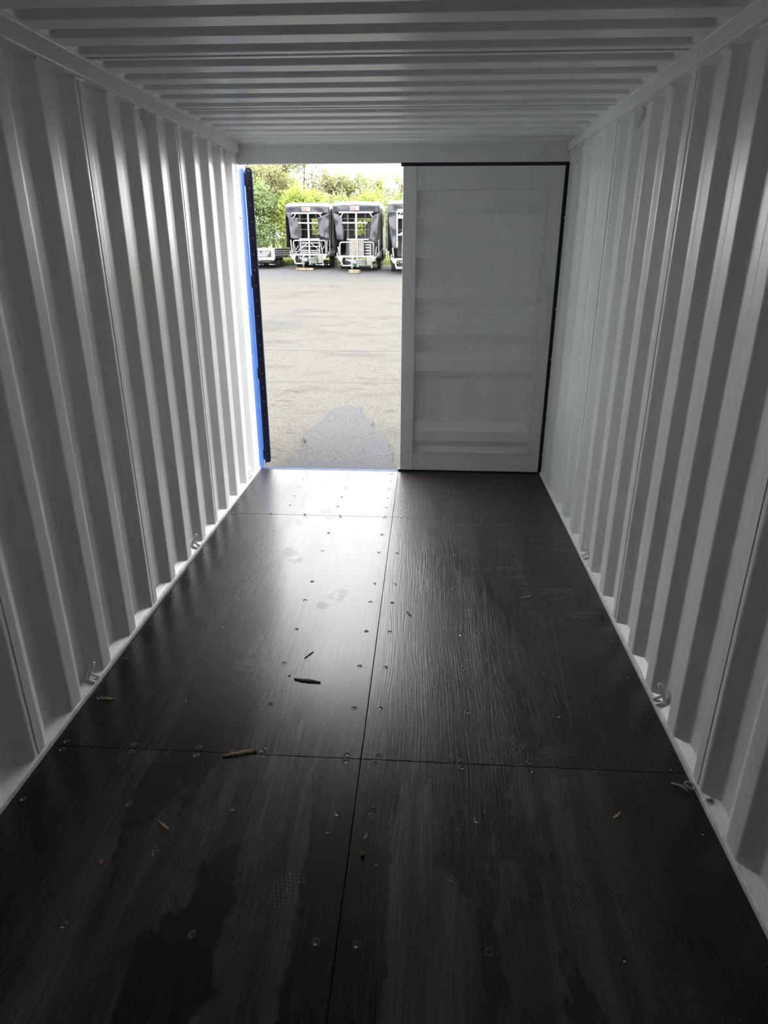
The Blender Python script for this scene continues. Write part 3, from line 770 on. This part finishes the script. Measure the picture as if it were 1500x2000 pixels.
    bar('thin_rod', (-.60, fy+.03, 1.83), (.60, fy+.03, 1.83), .018, 'galvdark'); bar('thin_rod', (-.62, fy+.03, 2.31), (.60, fy+.03, 2.31), .02, 'galvdark')
    for u in (-.43, .42): bar('thin_rod', (u, fy+.03, lo), (u, fy+.03, 2.55), .02, 'galvdark')
    bar('frame_post', (-.38, .02, .7), (-.38, .02, 2.5), .035, 'galvdark')
    if v == 3:
        bar('frame_post', (-.66, fy-.02, 1.12), (-.66, fy-.02, 2.66), .06); bar('mid_beam', (-.66, fy-.02, 2.36), (.7, fy-.02, 2.36), .14, 'galv', .05)
        bar('frame_brace', (-.60, fy-.04, 1.62), (-.40, fy-.04, 1.74), .05)
        bar('top_beam', (-.68, fy-.02, 2.64), (.7, fy-.02, 2.64), .06)
    # interior load, dark
    rr = random.Random(v)
    for k in range(4):
        xx = rr.uniform(-.8, .5); yy = .5+k*.95; hh = rr.uniform(.35, .85)
        MB().box(xx, xx+rr.uniform(.3, .5), yy, yy+.7, .68, .68+hh).obj('load', M['tarp'], r, bevel=.03)
    MB().box(.12, .40, 4.0, 4.3, .68, 2.3).obj('load', M['tarp'], r, bevel=.03)
    # front gate
    gy = -.16
    gx0, gx1, gt, gb = (-.73, .87, 1.33, .68) if v == 1 else (-.77, .82, 1.29, .67)
    if v == 3: gx0, gx1, gt, gb = -.62, .85, .66, .64
    if v < 3:
        rad = .08
        ring = [(gx0, gy, gb), (gx0, gy, gt-rad), (gx0+rad*.4, gy, gt-rad*.25), (gx0+rad, gy, gt), (gx1-rad, gy, gt), (gx1-rad*.3, gy, gt-rad*.25), (gx1, gy, gt-rad), (gx1, gy, gb)]
        MB().tube(ring, .032, 8).obj('gate_frame', M['galv'], r, smooth=True)
    bar('gate_rail', (gx0-.02, gy, gb), (gx1+.02, gy, gb), .08)
    bar('gate_post', (.06, gy-.02, .20), (.06, gy-.02, 1.42 if v == 1 else .7), .07)
    if v == 1:
        bar('gate_brace', (.02, gy, 1.24), (-.60, gy, .78), .03); bar('gate_brace', (.12, gy, 1.24), (.57, gy, .86), .03)
        for zz, h_ in ((1.22, .05), (1.06, .05), (.87, .06), (.78, .04)): bar('gate_bar', (-.34, gy+.06, zz), (.56, gy+.06, zz), .045)
        for u in (-.38, .56): bar('gate_bar', (u, gy+.04, .70), (u, gy+.04, 1.30), .035)
        for u in (-.62, .70): bar('gate_brace', (u, gy+.08, .74), (u-.1, gy+.08, 1.2), .03); bar('gate_brace', (u-.06, gy+.08, .80), (u+.1, gy+.08, 1.1), .03)
    if v == 2:
        MB().box(-.32, .36, gy-.06, gy-.035, .71, 1.385).obj('plywood_board', M['board'], r)
        for zz in (.80, .93, 1.06, 1.18): bar('gate_bar', (.42, gy+.06, zz), (.64, gy+.06, zz), .045)
        bar('gate_bar', (.66, gy+.05, .70), (.66, gy+.05, 1.22), .035); bar('gate_strap', (.06, gy-.08, .2), (.06, gy-.08, 1.42), .03)
    # side stakes with hooked feet
    for s, a in ((-1, .86), (1, .96)):
        pts_ = [(s*a, gy, 1.36 if v == 1 else 1.10), (s*(a-.03), gy, .95), (s*(a-.05), gy, .74)]
        MB().tube(pts_, .028, 8).obj('stake', M['galv'], r)
        MB().tube([(s*(a+.02), gy-.02, .84), (s*(a+.06), gy-.02, .76), (s*(a+.03), gy-.02, .69), (s*(a-.06), gy-.02, .68)], .024, 8).obj('stake_hook', M['galv'], r)
        bar('front_leg', (s*.76, gy, .66), (s*.68, gy, .28), .06)
        MB().prism([(s*.62, .66), (s*.94, .66), (s*.80, .46), (s*.70, .46)], 'y', gy-.02, gy+.02).obj('gusset', M['galv'], r)
    bar('bumper', (-.68, gy, .27), (-.18, gy, .27), .06); bar('front_leg', (.72, gy, .30), (.72, gy, .16), .05)
    MB().box(-.58, -.22, gy+.15, gy+.45, .34, .62).obj('jerry_bin', M['tyre'], r, bevel=.02)
    for u in (-.5, -.4, -.3): bar('gate_bar', (u, gy+.05, .48), (u, gy+.05, .66), .03)
    MB().box(.47, .70, gy-.05, gy+.2, .28, .68).obj('battery_box', M['cream'], r, bevel=.015)
    MB().box(.10, .44, gy-.12, gy+.1, .26, .54).obj('tool_box', M['greenish'], r, bevel=.02)
    # drawbar and hitch
    bar('drawbar', (-.45, 0, .52), (-.02, -1.25, .46), .08, 'galv'); bar('drawbar', (.5, 0, .52), (.06, -1.25, .46), .08, 'galv')
    h = MB(); h.box(-.10, .14, -1.45, -1.15, .38, .56); h.tube([(.02, -1.40, .56), (.02, -1.48, .64), (.0, -1.60, .60)], .03, 8); h.box(-.16, -.02, -1.3, -1.1, .24, .42)
    h.obj('hitch', M['greenish'], r, bevel=.01)
    MB().tube([(-.12, -1.0, .12), (-.12, -1.0, .66)], .03, 8).obj('jockey_leg', M['galv'], r)
    MB().tube([(-.17, -1.0, .09), (-.07, -1.0, .09)], .09, 14).obj('jockey_wheel', M['tyre'], r)
    # printed labels
    lb = MB().box(-.27, .14, -.075, -.068, 2.66, 2.83).obj('printed_label', M['white'], r)
    MB().box(-.255, -.02, -.079, -.075, 2.675, 2.815).obj('red_field', M['red'], lb)
    t = D.objects.new('lettering', text_mesh('LM', .13, .002)); t.data.materials.append(M['white']); COL.objects.link(t); t.parent = lb
    t.location = (-.14, -.083, 2.745); t.rotation_euler = (math.pi/2, 0, 0)
    t = D.objects.new('lettering', text_mesh('to', .09, .002)); t.data.materials.append(M['galvdark']); COL.objects.link(t); t.parent = lb
    t.location = (.06, -.079, 2.745); t.rotation_euler = (math.pi/2, 0, 0)
    zb = 2.27 if v == 1 else 2.0
    sd = MB().box(1.135, 1.145, .75, 2.3, zb+.02, zb+.55).obj('side_label', M['red'] if v == 1 else M['tarpside'], r)
    if v == 1: MB().box(1.145, 1.150, .62, .78, zb+.0, zb+.57).obj('label_edge', M['white'], sd)
    else: MB().box(1.145, 1.150, .9, 2.1, zb+.02, zb+.2).obj('red_field', M['red'], sd)
    return r
covered_trailer(-5.73, 30.0, 1, 'covered trailer left of the two whole ones, front gate of crossed grey bars')
covered_trailer(-3.15, 28.2, 2, 'covered trailer with a pale board strapped to its front gate')
covered_trailer(-.50, 26.3, 3, 'covered trailer mostly hidden behind the closed door leaf')
# timber under the hitch
def timber(x, y, L, a, h, label):
    o = MB().box(-L/2, L/2, -.12, .12, 0, h).obj('timber_block', M['plank'], loc=(x, y, gz(y)+.012), bevel=.01); o.rotation_euler = (0, 0, a); tag(o, label, 'timber')
timber(-5.75, 28.75, .85, .05, .11, 'pale timber block on the asphalt under the left covered trailer hitch')
timber(-3.12, 26.75, .5, -.1, .15, 'short timber block under the hitch of the trailer with the board')

# ---- flat trailer
ft = empty('flatbed_trailer', (-8.58, 29.9, gz(29.9))); tag(ft, 'low flatbed trailer with slatted aluminium sides and a black lettered front board', 'trailer')
W, L = 1.1, 4.4
MB().box(-W, W, 0, L, .50, .56).obj('deck', M['galvdark'], ft)
MB().box(-W, W, -.04, 0, .42, .53).obj('front_beam', M['galv'], ft, bevel=.01)
MB().box(-W+.02, W-.06, -.03, -.005, .53, .93).obj('front_board', M['galv'], ft)
bd = MB().box(-W+.1, W-.14, -.040, -.031, .56, .86).obj('sign_board', M['black'], ft)
rn = random.Random(5)
wd = [[(-.85, .40), (.50, .90)], [(-.9, .20), (.28, .88)], [(-.8, .02), (.12, .75)]]
for row, segs in enumerate(wd):
    z0 = .765-row*.085; mm = MB()
    for a, b_ in segs:
        x = a
        while x < b_-.03:
            w_ = rn.uniform(.03, .055); mm.box(x, min(b_, x+w_), -.046, -.040, z0, z0+.055+rn.uniform(-.004, .004)); x += w_+.008
    mm.obj('lettering', M['white'], bd)
for k in range(4): MB().box(-W, W, -.02, .0, .56+k*.10, .645+k*.10).obj('side_slat', M['galv'], ft)
MB().box(-W-.01, W+.01, -.05, .02, .935, .985).obj('cap_rail', M['tarptop'], ft)
for s in (-1, 1):
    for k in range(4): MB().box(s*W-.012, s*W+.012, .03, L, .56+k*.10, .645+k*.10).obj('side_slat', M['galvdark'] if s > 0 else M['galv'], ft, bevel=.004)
    MB().box(s*W-.03, s*W+.03, 0, L, .94, .985).obj('cap_rail', M['tarptop'], ft)
    for yy in (0, L/2, L): MB().box(s*W-.035, s*W+.035, yy-.04, yy+.04, .46, .98).obj('corner_post', M['galv'], ft)
for k in range(4): MB().box(-W, W, L, L+.025, .56+k*.10, .645+k*.10).obj('side_slat', M['galv'], ft)
for yy in (1.6, 2.35):
    for s in (-.9, .9): make_wheel(ft, s, yy, .29, .19)
    MB().bar((-.85, yy, .29), (.85, yy, .29), .07).obj('axle', M['galvdark'], ft)
MB().box(-.9, .9, .1, .2, .33, .42).obj('light_bar', M['galvdark'], ft)
for s in (-.55, .55): MB().bar((s, 0, .45), (s, L, .45), .08, .1).obj('chassis_beam', M['galvdark'], ft)
MB().bar((-.4, 0, .44), (0, -1.2, .42), .08).obj('drawbar', M['galv'], ft); MB().bar((.4, 0, .44), (0, -1.2, .42), .08).obj('drawbar', M['galv'], ft)
MB().tube([(0, -1.0, .0), (0, -1.0, .5)], .03, 8).obj('jockey_leg', M['galv'], ft)

# ---- wire fence
fe = empty('wire_fence', (-6, 36.5, gz(36.5))); tag(fe, 'thin green wire fence along the grass behind the trailers', 'fence')
for k in range(9):
    MB().tube([(-12+k*2.6, 0, 0), (-12+k*2.6, 0, 1.75)], .035, 8).obj('fence_post', M['fence'], fe)
m = MB()
for k in range(12): m.bar((-12, 0, .15+k*.14), (8.8, 0, .15+k*.14), .010)
for k in range(105): m.bar((-12+k*.2, 0, .05), (-12+k*.2, 0, 1.7), .008)
tag(m.obj('wire_mesh', M['fence'], fe), kind='stuff')

# ---- trees and shrubs
def foliage(seed, centres, per, size, flat=1.0):
    rn = random.Random(seed); vs, fs = [], []
    for (c, rad) in centres:
        k = int(per*rad*rad)
        for i in range(k):
            d = Vector((rn.gauss(0, 1), rn.gauss(0, 1), rn.gauss(0, 1))); d = d/max(.2, d.length)*rad*rn.uniform(.3, 1.0)
            p = Vector(c)+Vector((d.x, d.y, d.z*flat))
            s = size*rn.uniform(.6, 1.3)
            a = Vector((rn.gauss(0, 1), rn.gauss(0, 1), rn.gauss(0, 1))).normalized(); b = a.orthogonal().normalized()
            n = len(vs); vs += [p-a*s*.5, p+b*s*.28, p+a*s*.5, p-b*s*.28]; fs.append((n, n+1, n+2, n+3))
    return vs, fs
def make_tree(seed, H, R, leaf, label, x, y, per=150, trunk_r=.14, leafsize=.17, low=.25, sparse=1.0, cat='tree', group='trees beyond the yard', twigs=26, lean=0, name='tree'):
    rn = random.Random(seed)
    r = empty(name, (x, y, gz(y))); tag(r, label, cat, group)
    wood = MB(); cents = []
    trunks = rn.choice((1, 2)) if name == 'tree' else 3
    for t in range(trunks):
        top = Vector((rn.uniform(-.25, .25)*R+lean, rn.uniform(-.2, .2)*R, H*.93))
        base = Vector((rn.uniform(-.15, .15)*t, 0, -.1))
        pts = [base.lerp(top, i/6)+Vector((rn.uniform(-.12, .12), rn.uniform(-.12, .12), 0))*(i > 0) for i in range(7)]
        wood.tube(pts, [trunk_r*(1-.14*i) for i in range(7)], 6)
        for k in range(twigs):
            f = rn.uniform(low, .97); i = min(5, int(f*6)); p = pts[i].lerp(pts[i+1], f*6-i)
            a = rn.uniform(0, 6.28); w_ = math.sin(math.pi*min(1, (f-low)/(1.08-low)+.12))**.7
            ln = R*w_*rn.uniform(.55, 1.05)
            q = p+Vector((math.cos(a)*ln, math.sin(a)*ln, ln*rn.uniform(.35, 1.1)))
            q.z = min(q.z, H*rn.uniform(.96, 1.08))
            mid = p.lerp(q, .5)+Vector((0, 0, -.06*ln))
            wood.tube([p, mid, q], [trunk_r*.28, trunk_r*.17, .012], 4)
            for j in range(3):
                s_ = mid.lerp(q, rn.random()); e = s_+Vector((rn.gauss(0, .35), rn.gauss(0, .35), rn.uniform(.2, .8)))
                wood.tube([s_, e], [.020, .007], 3)
                cents.append((e, rn.uniform(.28, .6)*sparse**.5))
            cents.append((q, rn.uniform(.4, .8)*sparse**.5)); cents.append((mid, rn.uniform(.3, .6)*sparse**.5))
    wood.obj('trunk', M['bark'], r)
    vs, fs = foliage(seed+1, cents, per*sparse, leafsize)
    o = MB().add(vs, fs).obj('foliage', M[leaf], r); tag(o, kind='stuff')
    return r
TR = [
 # x, y, H, R, leaf, per, sparse, label
 (-13.3, 44.0, 10.8, 2.4, 'leaf1', 140, .8, 'tall yellow-green tree at far left, seen beside the open door edge'),
 (-10.1, 45.0, 11.2, 2.5, 'leaf1', 330, 1.2, 'tallest leafy tree left of the sky gap'),
 (-8.7, 46.5, 8.4, 1.6, 'leaf2', 45, .6, 'thin twiggy tree whose bare top stands against the sky'),
 (-12.2, 40.5, 6.6, 2.3, 'leaf2', 150, 1.1, 'olive bushy tree in front of the tall ones at left'),
 (-9.9, 41.0, 6.0, 2.0, 'leaf2', 150, 1.1, 'rounded olive-green tree above the flat trailer'),
 (-6.9, 48.0, 6.6, 2.2, 'leaf2', 95, .9, 'open-crowned tree with bare grey branches above the left covered trailer'),
 (-4.6, 49.0, 6.6, 2.0, 'leaf1', 85, .8, 'light green tree above the gap between the covered trailers'),
 (-3.0, 47.0, 6.3, 1.8, 'leaf1', 90, .8, 'upright yellow-green tree above the trailer with the board'),
 (-1.2, 48.0, 6.1, 1.7, 'leaf2', 80, .8, 'feathery olive tree behind the third covered trailer'),
 (.6, 47.0, 6.3, 2.0, 'leaf1', 95, .9, 'bright green tree ending at the closed door leaf'),
 (3.5, 49.0, 7.2, 2.4, 'leaf2', 60, .8, 'olive tree behind the closed door leaf'),
 (-16.5, 46.0, 9.5, 2.6, 'leaf1', 60, .8, 'yellow-green tree outside the opening at left'),
]
for i, (x, y, H, R, lf, per, sp, lab) in enumerate(TR):
    make_tree(100+i*7, H-gz(y)+.0, R, lf, lab, x, y, per=int(per*1.5), sparse=sp, twigs=24 if i < 10 else 12)
SHR = [
 (-8.0, 38.8, 3.9, 1.0, 'leaf3', 'bright yellow-green bush left of the covered trailers'),
 (-10.2, 38.4, 4.0, 1.3, 'leaf4', 'green bush behind the flat trailer'),
 (-12.2, 38.6, 4.2, 1.4, 'leaf4', 'green bush behind the left end of the flat trailer'),
 (-7.4, 43.0, 3.7, 1.5, 'leaf3', 'lime-green bush above the roof of the left covered trailer'),
 (-5.4, 40.0, 3.1, 1.3, 'leaf1', 'yellow-green bush seen through the left covered trailer'),
 (-3.6, 42.0, 3.5, 1.6, 'leaf3', 'lime-green bush between the two covered trailers'),
 (-2.0, 40.5, 3.2, 1.5, 'leaf1', 'yellow-green bush seen through the trailer with the board'),
 (-.4, 41.0, 3.4, 1.5, 'leaf3', 'lime-green bush left of the closed door leaf'),
 (1.8, 41.0, 4.4, 1.6, 'leaf1', 'yellow-green bush behind the closed door leaf'),
]
for i, (x, y, H, R, lf, lab) in enumerate(SHR):
    make_tree(900+i*5, H-gz(y)+.9, R, lf, lab, x, y, per=170, trunk_r=.06, low=.05, cat='bush', group='bushes beyond the yard', twigs=16, name='bush')
